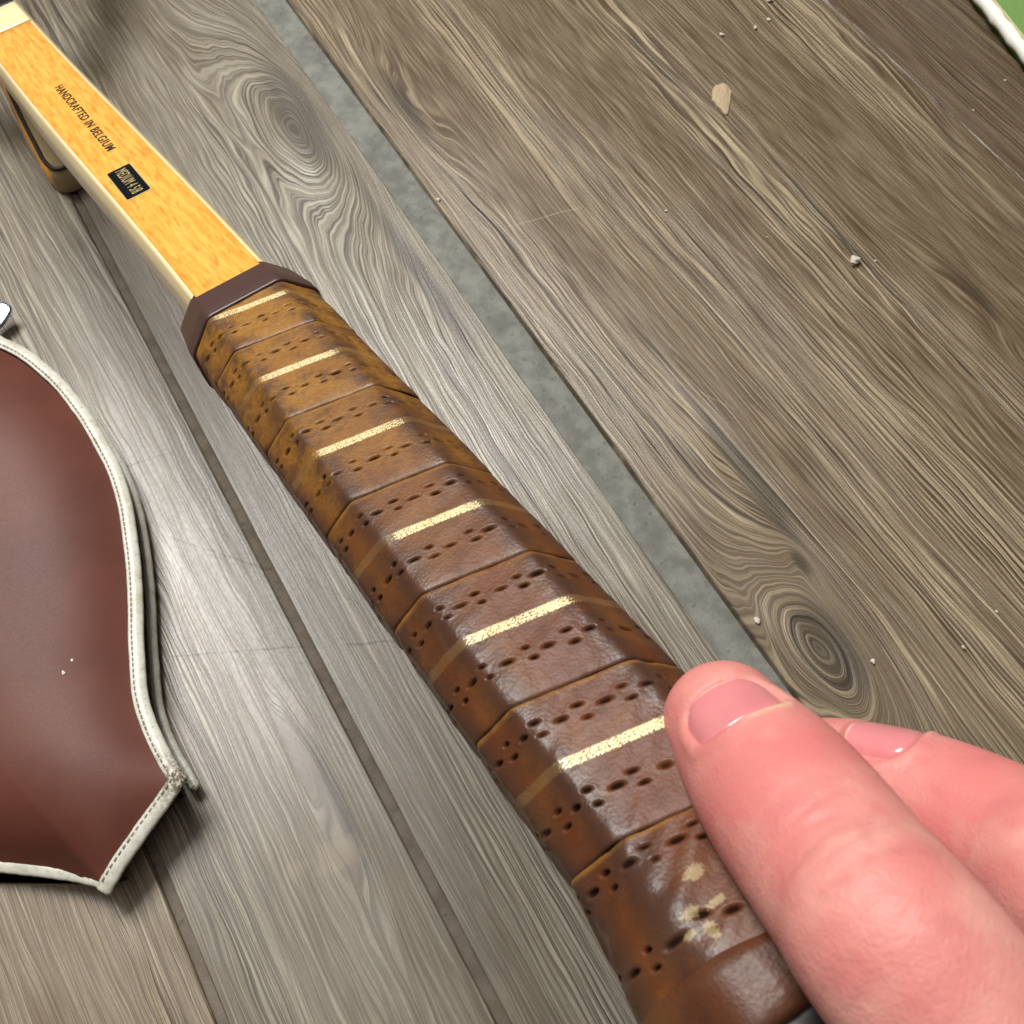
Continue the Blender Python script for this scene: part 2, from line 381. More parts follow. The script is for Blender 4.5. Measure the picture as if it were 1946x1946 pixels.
def leather_turn(k):
    T0, T1 = TK[k], TK[k + 1]
    pa = np.r_[np.linspace(-.5, -.36, 16)[:-1], np.linspace(-.36, .34, 300), np.linspace(.34, .5, 18)[1:]]
    nvv = 112 if k < 6 else 80
    p, v = np.meshgrid(pa, np.linspace(0, 1, nvv), indexing='ij')
    if k == 0:                                       # the strip starts under the rubber collar
        v0 = np.clip((-.0212 - T0) / PITCHL - p * .8, 0, .97); v = v0 + (1 - v0) * v
    hel = PITCHL * .80 * p + PITCHL * .20 * np.sign(p) * np.maximum(np.abs(p) - .30, 0) / .2 * .5
    t = T0 + (T1 - T0) * v + hel
    x, z, nx, nz = sec(p)
    hgt = .00009 * (1 - np.abs(2 * v - 1) ** 4) + .00022 * v * (1 - v ** 40) - .00018 * (np.exp(-v / .007) + np.exp(-(1 - v) / .005))
    hgt += .00009 * noise1(p * 40 + k * 3 + v * 2, k) + .00010 * noise1(v * 9 + p * 14, k + 20)
    # where the hand has pressed the strip loose
    hgt += .0003 * np.exp(-((p - .17) / .03) ** 2) * np.exp(-((v - .95) / .12) ** 2) * (k % 2)
    if k >= 5:
        hgt += .0006 * noise1(v * 5 + p * 22, k + 7) * (1 if k > 5 else .4)
    hole = np.zeros_like(p)
    rg = np.random.RandomState(k + 5); width = T1 - T0
    sm = p * PERI
    step = .0033; nst = int(PERI / step)
    rows = (.20, .715) if k < 6 else (.16, .70)
    for row in rows:
        for j in range(-nst // 2, nst // 2 + 1):
            sc_ = j * step + rg.uniform(-.0003, .0003) + k * .0011
            if abs(sc_) > PERI * .42: continue
            if j % 2:
                L_ = [(0, rg.uniform(.00085, .00125), rg.uniform(.00033, .00048))]
            else:
                L_ = [(d_, rg.uniform(.00058, .0009), rg.uniform(.00028, .0004)) for d_ in (-.0012, .0012)]
            for d_, ra, rb in L_:
                ds = (sm - sc_ - rg.uniform(-.0002, .0002)) / ra
                dv = ((v - row) * width - d_ - rg.uniform(-.00012, .00012)) / rb
                near = (np.abs(ds) < 2.5) & (np.abs(dv) < 2.5)
                e = np.exp(-(ds[near] ** 2 + dv[near] ** 2) ** 1.5 * .9)
                hole[near] = np.maximum(hole[near], e * rg.uniform(.6, 1.0))
                lip = np.exp(-((np.sqrt(ds[near] ** 2 + dv[near] ** 2) - 1.5) / .5) ** 2)
                hgt[near] += .00006 * lip
    hgt = hgt - .0008 * hole
    rd = np.min([np.abs(p - c) for c in CORN[1:-1]], axis=0) * PERI
    ridge = np.exp(-(rd / .0032) ** 2)
    # worn round on top of the ridges
    fl = flare(t)
    X = x + nx * (hgt + fl); Z = z + nz * (hgt + fl)
    P = np.stack([X, -t, Z], -1)
    me = grid_mesh('leather_wrap', P)
    pc = np.abs(p - 0.0) * PERI
    foil = .74 - smooth(.0070, .0100, pc + .0012 * noise1(p * 9 + k * 4.0, k + 60)) * .66 + .10 * noise1(p * 30 + k * 2.0, k + 40)  # foil thinned on the bevels, so only the top facet seems to catch light
    if k == 6: foil = foil * 0 - .6
    flk = np.zeros_like(p)
    if k == 6:
        for (tt_, w_, a_, b_) in ((.1462, -.0042, .0018, .0012), (.1498, -.0076, .0013, .0010), (.1506, -.0044, .0018, .0007), (.1530, -.0070, .0010, .0016), (.1518, -.0088, .0006, .0006)):
            flk = np.maximum(flk, np.exp(-((t - tt_) / b_) ** 2 - ((p * PERI - w_) / a_) ** 2))
    fattr(me, 'flake', flk); fattr(me, 'hole', hole); fattr(me, 'ridge', ridge); fattr(me, 'strip', v); fattr(me, 'peri', p * PERI * 10); fattr(me, 'foil', foil)
    fix_out(me)
    return link('leather_wrap', me, LEA, racket, True)
def fix_out(me):
    # make the faces look outward from the racket's axis
    f = me.polygons[len(me.polygons) // 2]
    c = f.center; d = Vector((c.x, 0, c.z + HT / 2))
    if f.normal.dot(d) < 0: me.flip_normals()
for k in range(7): leather_turn(k)

def loft(name, ts, scale_fn, mat, parent, off=0.0, n=120, cap=True, smoothsh=True):
    pa = np.linspace(-.5, .5, n, endpoint=False)
    P = np.zeros((len(ts), n, 3)); x, z, nx, nz = sec(pa)
    for i, t in enumerate(ts):
        s, e = scale_fn(t)
        P[i, :, 0] = x * s + nx * e; P[i, :, 1] = -t; P[i, :, 2] = (z + HT / 2) * s - HT / 2 + nz * e
    me = grid_mesh(name, P, closed_v=True)
    if cap:
        bm = bmesh.new(); bm.from_mesh(me); bm.verts.ensure_lookup_table()
        for i in (0, len(ts) - 1):
            try: bm.faces.new([bm.verts[i * n + j] for j in range(n)])
            except ValueError: pass
        bmesh.ops.recalc_face_normals(bm, faces=bm.faces); bm.to_mesh(me); bm.free()
    o = link(name, me, mat, parent, smoothsh)
    return o
RUB = simple('brown_rubber', (.062, .030, .025), .36, .12, 300, bump=.08)
b = RUB
tsc = np.concatenate([[-.0322, -.0321, -.0318], np.linspace(-.0312, -.0190, 10), [-.0186, -.0184, -.01835]])
def csc(t):
    f = (t + .0322) / .0132
    e = -.0006 + .0014 * min(1, f * 1.3) - (.0007 if t > -.01838 else .0002 if t > -.0185 else 0) - (.0006 if t < -.03215 else .00025 if t < -.0320 else 0)
    return 1.0, e
loft('rubber_collar', tsc, csc, RUB, racket, n=360)
DARKW = simple('handle_core', (.03, .018, .012), .6)
loft('handle_core', [-.030, 0, .05, .1, .13,   .145, .1630], lambda t: (1, -.0016 + float(flare(np.array(t)))), DARKW, racket, smoothsh=False)
# butt: folded dark end strip and cap
def endstrip():
    n = 200; pa = np.linspace(-.5, .5, n, endpoint=False); x, z, nx, nz = sec(pa)
    prof = [(.1576, -.0002), (.1578, .0006), (.1586, .0008), (.1612, .0006), (.1636, .0008), (.1648, .0005), (.1655, -.0003), (.1657, -.002), (.1657, -.011)]
    P = np.zeros((len(prof), n, 3))
    for i, (t, e) in enumerate(prof):
        tt = t + .004 * np.sin(2 * np.pi * pa) * (1 if i < 2 else .15)
        fl = flare(np.array(t)) + e + .0002 * noise1(pa * 60, i % 3)
        P[i, :, 0] = x + nx * fl; P[i, :, 1] = -tt; P[i, :, 2] = z + nz * fl
    me = grid_mesh('end_band', P, closed_v=True); fix_out(me)
    nn_ = len(me.vertices)
    for a_, v_ in (('hole', 0), ('ridge', .5), ('strip', .28), ('peri', 0), ('foil', -.6), ('flake', 0)): fattr(me, a_, np.full(nn_, v_))
    return link('end_band', me, LEA, racket, True)
endstrip()
cap = NB('butt_cap'); o_ = cap.obj(); mm = cap.set(col=cap.mix(cap.ss(.5, .65, cap.noise(o_, 160, 4)), (.010, .008, .007), (.07, .06, .045)), rough=.6)
loft('butt_cap', [.1645, .1664, .1682, .1688], lambda t: (1, .0026 - (.0012 if t > .1686 else .0004 if t > .168 else 0)), mm, racket)

# ---- shaft
def shaft_off(t):                      # slight sideways set of the shaft, metres
    return -.0026 * smooth(.0, .20, -t - .03)
def shaft_half(t):
    return .00875 + .0007 * smooth(.03, .18, -t)
SH = .0165                             # shaft thickness
ASH = NB('ash_wood'); o_ = ASH.obj(); x_, y_, z_ = ASH.sep(o_)
gn = ASH.noise(ASH.xyz(ASH.ma('MULTIPLY', x_, 900.0), ASH.ma('MULTIPLY', y_, 25.0), ASH.ma('MULTIPLY', z_, 900.0)), 1, 3, .6)
ASHM = ASH.set(col=ASH.mix(gn, (.66, .50, .24), (.86, .74, .45)), rough=.28, spec=.5, coat=.4, coatr=.12)
ORG = NB('orange_veneer'); o_ = ORG.obj(); x_, y_, z_ = ORG.sep(o_)
g1 = ORG.noise(ORG.xyz(ORG.ma('MULTIPLY', x_, 700.0), ORG.ma('MULTIPLY', y_, 60.0), 0.0), 1, 3, .6)
g2 = ORG.noise(o_, 260, 4, .6)
g3 = ORG.noise(ORG.xyz(ORG.ma('MULTIPLY', x_, 900.0), ORG.ma('MULTIPLY', y_, 110.0), 2.0), 1, 2, .5)
cc = ORG.mix(ORG.ss(.35, .65, g1), (.74, .30, .040), (.83, .42, .078))
cc = ORG.mix(ORG.ma('MULTIPLY', ORG.ss(.56, .68, g3), .55), cc, (.52, .16, .015))
cc = ORG.mix(ORG.ma('MULTIPLY', ORG.ss(.5, .7, g2), .4), cc, (.86, .47, .10))
ORGM = ORG.set(col=cc, rough=.36, coat=.12, coatr=.15, spec=.4)
def shaft_loft(name, ts, prof, mat, parent):
    n = len(prof); P = np.zeros((len(ts), n, 3))
    for i, t in enumerate(ts):
        hw = shaft_half(t); ox = shaft_off(t)
        for j, (a, da, z) in enumerate(prof):
            P[i, j] = (ox + a * (hw + da), -t, z)
    me = grid_mesh(name, P, closed_v=True)
    bm = bmesh.new(); bm.from_mesh(me); bm.verts.ensure_lookup_table()
    for i in (0, len(ts) - 1): bm.faces.new([bm.verts[i * n + j] for j in range(n)])
    bmesh.ops.recalc_face_normals(bm, faces=bm.faces); bm.to_mesh(me); bm.free()
    return link(name, me, mat, parent, False)
Z0 = -.0006
core_prof = [(-1, .0002, Z0), (-1, .0008, Z0 - .0004), (-1, .0021, Z0 - .0030), (-1, .0024, Z0 - .0045), (-1, .0024, Z0 - SH + .004), (-1, .0008, Z0 - SH + .0006), (-1, -.001, Z0 - SH),
             (1, -.001, Z0 - SH), (1, .0008, Z0 - SH + .0006), (1, .0024, Z0 - SH + .004), (1, .0024, Z0 - .0045), (1, .0021, Z0 - .0030), (1, .0008, Z0 - .0004), (1, .0002, Z0)]
ts = np.linspace(-.392, -.020, 40)
shaft = shaft_loft('shaft', ts, core_prof, ASHM, racket)
bvm = shaft.modifiers.new('bevel', 'BEVEL'); bvm.width = .0006; bvm.segments = 2; bvm.limit_method = 'ANGLE'; bvm.angle_limit = .3
face_prof = [(-1, -.0002, Z0 - .0003), (-1, -.0002, Z0 + .0001), (-1, -.0004, Z0 + .0003), (1, -.0004, Z0 + .0003), (1, -.0002, Z0 + .0001), (1, -.0002, Z0 - .0003)]
face = shaft_loft('shaft_face', np.linspace(-.262, -.0205, 30), face_prof, ORGM, racket)
CRM = simple('cream_band', (.66, .60, .34), .45, .05, 300)
band_prof = [(-1, .0004, Z0 - .0004), (-1, .0004, Z0 + .0002), (-1, -.0003, Z0 + .0005), (1, -.0003, Z0 + .0005), (1, .0004, Z0 + .0002), (1, .0004, Z0 - .0004)]
shaft_loft('cream_band', np.linspace(-.2915, -.2622, 6), band_prof, CRM, racket)
BLK = simple('black_lacquer', (.006, .006, .007), .5, .2, spec=.2)
shaft_loft('black_band', np.linspace(-.315, -.2918, 6), band_prof, BLK, racket)

def text_mesh(name, body, size, xs, mat, parent, loc, rotz=-math.pi / 2, extr=.00003, align='LEFT', bold=0.0):
    cu = bpy.data.curves.new(name, 'FONT'); cu.body = body; cu.size = size; cu.align_x = align; cu.align_y = 'CENTER'
    cu.extrude = extr; cu.offset = bold; cu.space_character = 1.12
    ob = bpy.data.objects.new(name + '_c', cu); COL.objects.link(ob)
    dg = bpy.context.evaluated_depsgraph_get(); me = bpy.data.meshes.new_from_object(ob.evaluated_get(dg))
    bpy.data.objects.remove(ob)
    me.transform(Matrix.Diagonal((xs, 1, 1, 1)))
    me.materials.clear()
    o = link(name, me, mat, parent); o.location = loc; o.rotation_euler = (0, 0, rotz)
    return o
INK = simple('black_ink', (.020, .028, .015), .4, .2)
GOLDI = simple('gold_ink', (.55, .43, .20), .4, .2, metal=.3)
tx = text_mesh('lettering', 'HANDCRAFTED IN BELGIUM', .0040, .80, INK, face, (0, 0, 0), bold=.00010)
dims = [max(v.co.x for v in tx.data.vertices), ]
kx = .064 / dims[0]
tx.data.transform(Matrix.Diagonal((kx, 1, 1, 1)))
tx.location = (-.0014, .188, Z0 + .00036)
# size label
lab_t0, lab_t1, lab_x0, lab_x1 = -.1102, -.0902, -.0069, .0001
def plate(name, x0, x1, y0, y1, z, th, mat, parent, rc=.0006):
    pts = []
    for cx_, cy_, a0 in ((x1 - rc, y1 - rc, 0), (x0 + rc, y1 - rc, 90), (x0 + rc, y0 + rc, 180), (x1 - rc, y0 + rc, 270)):
        for k in range(4):
            a = math.radians(a0 + k * 30); pts.append((cx_ + rc * math.cos(a), cy_ + rc * math.sin(a)))
    n = len(pts); vs = [(x, y, z) for x, y in pts] + [(x, y, z + th) for x, y in pts]
    fs = [[i, (i + 1) % n, n + (i + 1) % n, n + i] for i in range(n)] + [list(range(n))[::-1], list(range(n, 2 * n))]
    me = mesh(name, vs, fs); fix_normals(me); return link(name, me, mat, parent)
LABK = simple('black_label', (.006, .007, .009), .55, .3, 500, spec=.03)
plate('label_border', lab_x0 - .0003, lab_x1 + .0003, -lab_t1 - .0006, -lab_t0 + .0003, Z0 + .0003, .00008, GOLDI, face)
sl = plate('size_label', lab_x0, lab_x1, -lab_t1, -lab_t0, Z0 + .00038, .00012, LABK, face)
t2 = text_mesh('size_lettering', 'MEDIUM 4 5/8', .0048, .7, GOLDI, face, (0, 0, 0), bold=.0)
k2 = .0172 / max(v.co.x for v in t2.data.vertices); t2.data.transform(Matrix.Diagonal((k2, 1, 1, 1)))
t2.location = ((lab_x0 + lab_x1) / 2, -lab_t0 - .0014, Z0 + .00052)

# throat and head beyond the picture's corner
def tube(name, path, rads, mat, parent, n=12, closed=False, squash=(1, 1)):
    path = [np.array(p, float) for p in path]; m = len(path); P = np.zeros((m, n, 3)); up = np.array([0, 0, 1.0])
    for i in range(m):
        tg = path[(i + 1) % m] - path[i - 1] if closed or 0 < i < m - 1 else (path[1] - path[0] if i == 0 else path[-1] - path[-2])
        tg = tg / (np.linalg.norm(tg) + 1e-12)
        s_ = np.cross(tg, up); s_ /= (np.linalg.norm(s_) + 1e-12); n_ = np.cross(s_, tg)
        r = rads[i] if hasattr(rads, '__len__') else rads
        for j in range(n):
            a = 2 * math.pi * j / n
            P[i, j] = path[i] + r * (squash[0] * math.cos(a) * s_ + squash[1] * math.sin(a) * n_)
    me = grid_mesh(name, P, closed_u=closed, closed_v=True)
    if not closed:
        bm = bmesh.new(); bm.from_mesh(me); bm.verts.ensure_lookup_table()
        for i in (0, m - 1): bm.faces.new([bm.verts[i * n + j] for j in range(n)])
        bm.to_mesh(me); bm.free()
    fix_normals(me)
    return link(name, me, mat, parent, True)
hc = .500
hoop = [(-.0026 + .085 * math.sin(a) * (1 - .12 * math.cos(a)), hc - .110 * math.cos(a), .002) for a in np.linspace(0, 2 * math.pi, 72, endpoint=False)]
tube('head_frame', hoop, .009, ASHM, racket, 10, True, (1, .85))
STR = simple('string_gut', (.55, .48, .32), .4)
for i in range(-6, 7):
    x = i * .0130; d = .108 * math.sqrt(max(0, 1 - (x / .085) ** 2)) * .96
    if d > .03: tube('string', [(-.0026 + x, hc - d, .002), (-.0026 + x, hc + d, .002)], .0006, STR, racket, 5)
for i in range(-7, 8):
    y = i * .0142; d = .083 * math.sqrt(max(0, 1 - (y / .110) ** 2)) * .95
    if d > .03: tube('string', [(-.0026 - d, hc + y, .0028), (-.0026 + d, hc + y, .0028)], .0006, STR, racket, 5)

# ------------------------------------------------------------------ racket cover on the floor at the left
def vinyl():
    b = NB('brown_vinyl'); o = b.obj()
    n = b.noise(o, 900, 3, .6); n2 = b.noise(o, 25, 3, .5); n3 = b.noise(o, 2600, 2, .5)
    c = b.mix(b.ss(.35, .65, n2), (.095, .026, .016), (.120, .036, .023))
    return b.set(col=c, rough=b.ma('MULTIPLY_ADD', n, .10, .46), normal=b.bump(n3, .15, .0003), spec=.30)
VIN = vinyl()
def piping_mat():
    b = NB('white_vinyl_binding'); o = b.obj()
    n = b.noise(o, 120, 4, .65); n2 = b.noise(o, 600, 4, .7)
    c = b.mix(b.ss(.45, .75, n), (.62, .61, .53), (.46, .44, .33))
    c = b.mix(b.ma('MULTIPLY', b.ss(.58, .70, n2), .55), c, (.16, .12, .07))
    dt = b.attr('dirt')
    c = b.mix(b.ma('MULTIPLY', dt, b.ss(.40, .56, n2)), c, (.12, .08, .045))
    return b.set(col=c, rough=.38, normal=b.bump(n, .3, .0006))
PIP = piping_mat()
zt = .0175
right = [(-60, 614), (0, 640), (54, 667), (112, 714), (161, 772), (198, 831), (228, 889), (247, 946), (257, 1002), (265, 1062), (270, 1123), (272, 1190), (276, 1250), (284, 1325), (313, 1405), (360, 1487)]
slant = [(360, 1487), (327, 1537), (280, 1600), (236, 1662), (214, 1700)]
bottom = [(196, 1688), (150, 1676), (85, 1666), (0, 1657), (-90, 1652), (-190, 1650), (-300, 1652), (-400, 1658), (-480, 1666), (-560, 1680)]
left = [(-590, 1700), (-640, 1660), (-740, 1490), (-700, 1400), (-670, 1300), (-655, 1200), (-640, 1050), (-600, 900), (-520, 760), (-400, 660), (-260, 610), (-150, 600)]
def w2(pts): return [np.array(onz(x, y, zt))[:2] for x, y in pts]
ZS = [[zt] * len(right), list(np.linspace(zt, .0105, len(slant))), [.0095] + [.0075] * (len(bottom) - 1), [.0075] + list(np.linspace(.0105, zt, 4)) + [zt] * (len(left) - 5)]
def w3(pts, zs): return [np.array(onz(x, y, z)) for (x, y), z in zip(pts, zs)]
seg3 = [catmull(w3(p_, z_), 6) for p_, z_ in zip((right, slant, bottom, left), ZS)]
seg = [q_[:, :2] for q_ in seg3]
Z3 = np.concatenate([seg3[0], seg3[1][1:], seg3[2], seg3[3]])
def zedge(xy):
    return np.array([Z3[np.argmin(((Z3[:, :2] - q_) ** 2).sum(1)), 2] for q_ in np.atleast_2d(xy)])
OUT = np.concatenate([seg[0], seg[1][1:], seg[2], seg[3]])
cc0 = np.array(onz(-190, 1190, zt))[:2]
def resample(P, n):
    Q_ = np.vstack([P, P[:1]]); d = np.r_[0, np.cumsum(np.linalg.norm(np.diff(Q_, axis=0), axis=1))]
    s = np.linspace(0, d[-1], n, endpoint=False); return np.stack([np.interp(s, d, Q_[:, i]) for i in (0, 1)], 1), s
OUTR, OS = resample(OUT, 420)
cover = empty('racket_cover', (cc0[0], cc0[1], 0))
tag(cover, 'brown vinyl racket cover with white stitched piping lying on the floor', 'racket cover')
def loc(P):                     # to the cover's own frame
    P = P.copy(); P[..., 0] -= cc0[0]; P[..., 1] -= cc0[1]; return P
def lift(xy):                   # the flared corner stands up a little off the floor
    k = np.array(onz(360, 1487, zt))[:2]; d = np.linalg.norm(xy - k, axis=-1); return .004 * np.exp(-(d / .05) ** 2)
def dist_out(xy):
    A = OUTR; B_ = np.roll(OUTR, -1, 0); d = np.full(len(xy), 1e9)
    for a, b_ in zip(A, B_):
        ab = b_ - a; t = np.clip(((xy - a) @ ab) / (ab @ ab + 1e-12), 0, 1)
        d = np.minimum(d, np.linalg.norm(xy - a - t[:, None] * ab, axis=1))
    return d
DENSE, _ = resample(OUT, 2600); DL = np.linalg.norm(np.roll(DENSE, -1, 0) - DENSE, axis=1).mean()
def soft_dist(xy):                                    # smooth inside distance to the whole outline
    out = np.zeros(len(xy))
    for i in range(0, len(xy), 60):
        r2 = ((xy[i:i + 60, None, :] - DENSE[None]) ** 2).sum(-1) + 1e-7
        out[i:i + 60] = np.sqrt(2 / ((DL / r2 ** 1.5).sum(1)))
    return out
ZE = zedge(OUTR)
for _ in range(8): ZE = (np.roll(ZE, 1) + 2 * ZE + np.roll(ZE, -1)) / 4
fs_ = 1 - np.linspace(0, 1, 34) ** 1.5 * .985
P = np.zeros((len(fs_), len(OUTR), 3))
for i, f_ in enumerate(fs_):
    xy = cc0 + (OUTR - cc0) * f_; d_ = np.maximum(0, soft_dist(xy) - .0035)
    P[i, :, :2] = xy
    rise = (1 - np.exp(-(d_ / .019) ** 1.25))
    P[i, :, 2] = ZE * f_ ** 9 + zt * (1 - f_ ** 9) + lift(xy) - .0012 + .0135 * rise + (.0012 * noise1(xy[:, 0] * 26 + xy[:, 1] * 20, 3) + .0010 * noise1(xy[:, 1] * 36 - xy[:, 0] * 16, 9)) * rise
G_ = P.copy()
for _ in range(0):                                   # relax so that no radial folds remain
    z_ = G_[..., 2]; zz_ = z_.copy()
    zz_[1:-1] = .25 * (z_[:-2] + z_[2:]) + .25 * (np.roll(z_, 1, 1) + np.roll(z_, -1, 1))[1:-1]
    zz_[0] = z_[0]; G_[..., 2] = zz_
me = grid_mesh('top_panel', loc(G_), closed_v=True)
bm = bmesh.new(); bm.from_mesh(me); bm.verts.ensure_lookup_table()
n_ = len(OUTR); bm.faces.new([bm.verts[(len(fs_) - 1) * n_ + j] for j in range(n_)]); bmesh.ops.recalc_face_normals(bm, faces=bm.faces); bm.to_mesh(me); bm.free()
o_ = link('top_panel', me, VIN, cover, True)
if me.polygons[100].normal.z < 0: me.flip_normals()
def offset(P, d):
    tg = np.roll(P, -1, 0) - np.roll(P, 1, 0); tg /= (np.linalg.norm(tg, axis=1)[:, None] + 1e-9)
    nr = np.stack([tg[:, 1], -tg[:, 0]], 1)
    if ((P + nr * .001 - cc0) ** 2).sum() < ((P - nr * .001 - cc0) ** 2).sum(): nr = -nr
    return P + nr * d, nr
def seg_frame(Sg, step=.0011):
    d = np.r_[0, np.cumsum(np.linalg.norm(np.diff(Sg, axis=0), axis=1))]; n = max(6, int(d[-1] / step))
    t = np.linspace(0, d[-1], n); Q_ = np.stack([np.interp(t, d, Sg[:, i]) for i in (0, 1)], 1)
    for _ in range(6): Q_[1:-1] = (Q_[:-2] + 2 * Q_[1:-1] + Q_[2:]) / 4
    tg = np.gradient(Q_, axis=0); tg /= np.linalg.norm(tg, axis=1)[:, None]; nr = np.stack([tg[:, 1], -tg[:, 0]], 1)
    if ((Q_ + nr * .001 - cc0) ** 2).sum() < ((Q_ - nr * .001 - cc0) ** 2).sum(): nr = -nr
    return Q_, nr, tg
KORN = np.array(onz(352, 1485, zt))[:2]
def binding(name, Sg, zb, wid, thk, inner, tilt, mat, seed, zlift=0.0, out=0.0, dirty=1.0):
    Pb, nr, tg = seg_frame(Sg); Pb = Pb + nr * out; n = len(Pb); m = 18; G = np.zeros((n + 2, m, 3))
    s = np.arange(n) * .35
    wob = .00012 * noise1(s, seed) + .00007 * noise1(s * 3.1, seed + 1)
    dent = .0004 * np.maximum(0, noise1(s * .8, seed + 4)) ** 2
    lf = lift(Pb) + zedge(Pb) if zb < .002 else 0
    for j in range(m):
        a = 2 * math.pi * j / m; ca, sa = math.cos(a), math.sin(a)
        ox = inner + wid / 2 * math.copysign(abs(ca) ** .85, ca); oz = thk / 2 * math.copysign(abs(sa) ** .7, sa)
        if sa > 0 and ca < -.35: oz *= .55              # pressed flat where it is sewn down
        G[1:-1, j, :2] = Pb + nr * (ox + wob)[:, None]
        G[1:-1, j, 2] = zb + zlift + lf + oz + wob * .7 - dent - tilt * (ox - inner)
    for e_, i_ in ((0, 1), (n + 1, n)):
        ctr = G[i_].mean(0); G[e_] = ctr + (G[i_] - ctr) * .75; G[e_, :, :2] += tg[0 if e_ == 0 else -1] * (-.0008 if e_ == 0 else .0008)
    me = grid_mesh(name, loc(G), closed_v=True)
    bm = bmesh.new(); bm.from_mesh(me); bm.verts.ensure_lookup_table()
    for i in (0, n + 1): bm.faces.new([bm.verts[i * m + j] for j in range(m)])
    bmesh.ops.recalc_face_normals(bm, faces=bm.faces); bm.to_mesh(me); bm.free()
    dd = np.linalg.norm(np.vstack([Pb[:1], Pb, Pb[-1:]]) - KORN, axis=1)
    fattr(me, 'dirt', np.repeat(np.exp(-(dd / .009) ** 2) * .9 * dirty + .10, m))
    o = link(name, me, mat, cover, True)
    return Pb, nr, tg
STI = simple('grey_thread', (.15, .135, .095), .8)
def stitches(Pb, nr, tg, inner, zb, tilt, zlift=0.0):
    vs, fsx = [], []; zP = zedge(Pb)
    for i in range(0, len(Pb) - 2, 2):
        a = Pb[i] + nr[i] * inner; c_ = Pb[i + 1] + nr[i + 1] * inner; c_ = a + (c_ - a) * 1.25; w_ = .00042; k0 = len(vs)
        z = zb + zlift + lift(Pb[i]) + zP[i]
        for q in (a, c_):
            for dx_, dz in ((-w_, -.0005), (-w_ * .6, .00016), (w_ * .6, .00016), (w_, -.0005)):
                vs.append((q[0] + nr[i][0] * dx_ - cc0[0], q[1] + nr[i][1] * dx_ - cc0[1], z + dz))
        fsx += [[k0, k0 + 1, k0 + 5, k0 + 4], [k0 + 1, k0 + 2, k0 + 6, k0 + 5], [k0 + 2, k0 + 3, k0 + 7, k0 + 6], [k0, k0 + 3, k0 + 2, k0 + 1], [k0 + 4, k0 + 5, k0 + 6, k0 + 7]]
    stt = link('stitching', mesh('stitching', vs, fsx), STI, cover); tag(stt, kind='stuff')
TI = .22
for q_, sg in enumerate(seg):
    zl = .0010 if q_ == 1 else 0.0
    fr_ = binding('piping', sg, .0004, .0054, .0024, -.0023, TI, PIP, 1 + q_ * 3, zl)
    stitches(*fr_, -.0036, .0004 + .0008 + TI * .0013, TI, zl)
# lower layer: its own piping shows only along the curved right side and ends in a shiny rounded tip
LOWR = np.vstack([seg[0], np.array(onz(372, 1494, .006))[:2][None]])
binding('lower_piping', LOWR, .0058, .0036, .0032, -.0012, .08, PIP, 21, out=.0009, dirty=.5)
# gusset wall between the two layers, coloured dark for the shadow under the edge
G = np.zeros((5, len(OUTR), 3))
for i, (zz, off) in enumerate(((zt - .0006, -.0045), (.013, -.0052), (.0095, -.0060), (.006, -.0055), (.0012, -.0060))):
    q, _ = offset(OUTR, off); G[i, :, :2] = q; G[i, :, 2] = zz * ZE / zt + lift(q) * min(1, zz / zt)
me = grid_mesh('gusset', loc(G), closed_v=True); fix_normals(me)
link('gusset', me, simple('shaded_gusset', (.030, .018, .013), .6), cover, True)
INN, _ = offset(OUTR, -.006)
me = mesh('bottom_panel', [(*(p - cc0), .0012) for p in INN], [list(range(len(INN)))])
link('bottom_panel', me, VIN, cover)
# zip pull: pale metal tab reaching out past the upper edge
CHR = simple('chrome', (.62, .72, .80), .16, .08, metal=1.0)
zp = onz(-4, 594, .010)
pz = []
for k in range(24):
    a = 2 * math.pi * k / 24
    pz.append((.0062 * math.copysign(abs(math.cos(a)) ** .6, math.cos(a)), .0038 * math.copysign(abs(math.sin(a)) ** .6, math.sin(a))))
n_ = 24
vs = [(x, y, 0) for x, y in pz] + [(x * 1.0, y * 1.0, .0012) for x, y in pz] + [(x * .86, y * .8, .0018) for x, y in pz]
fsx = [[r * n_ + i, r * n_ + (i + 1) % n_, (r + 1) * n_ + (i + 1) % n_, (r + 1) * n_ + i] for r in (0, 1) for i in range(n_)] + [list(range(n_))[::-1], list(range(2 * n_, 3 * n_))]
me = mesh('zip_pull', vs, fsx); fix_normals(me)
zo = link('zip_pull', me, CHR, cover); zo.location = (zp.x - cc0[0], zp.y - cc0[1], .0075); zo.rotation_euler = (.25, -.2, math.radians(62))
tube('zip_ring', [(.006 * math.cos(a), .004 * math.sin(a), 0) for a in np.linspace(0, 2 * math.pi, 20, endpoint=False)], .0008, CHR, cover, 8, True)
bpy.data.objects['zip_ring'].location = (zp.x - cc0[0] - .009, zp.y - cc0[1] - .006, .0068)

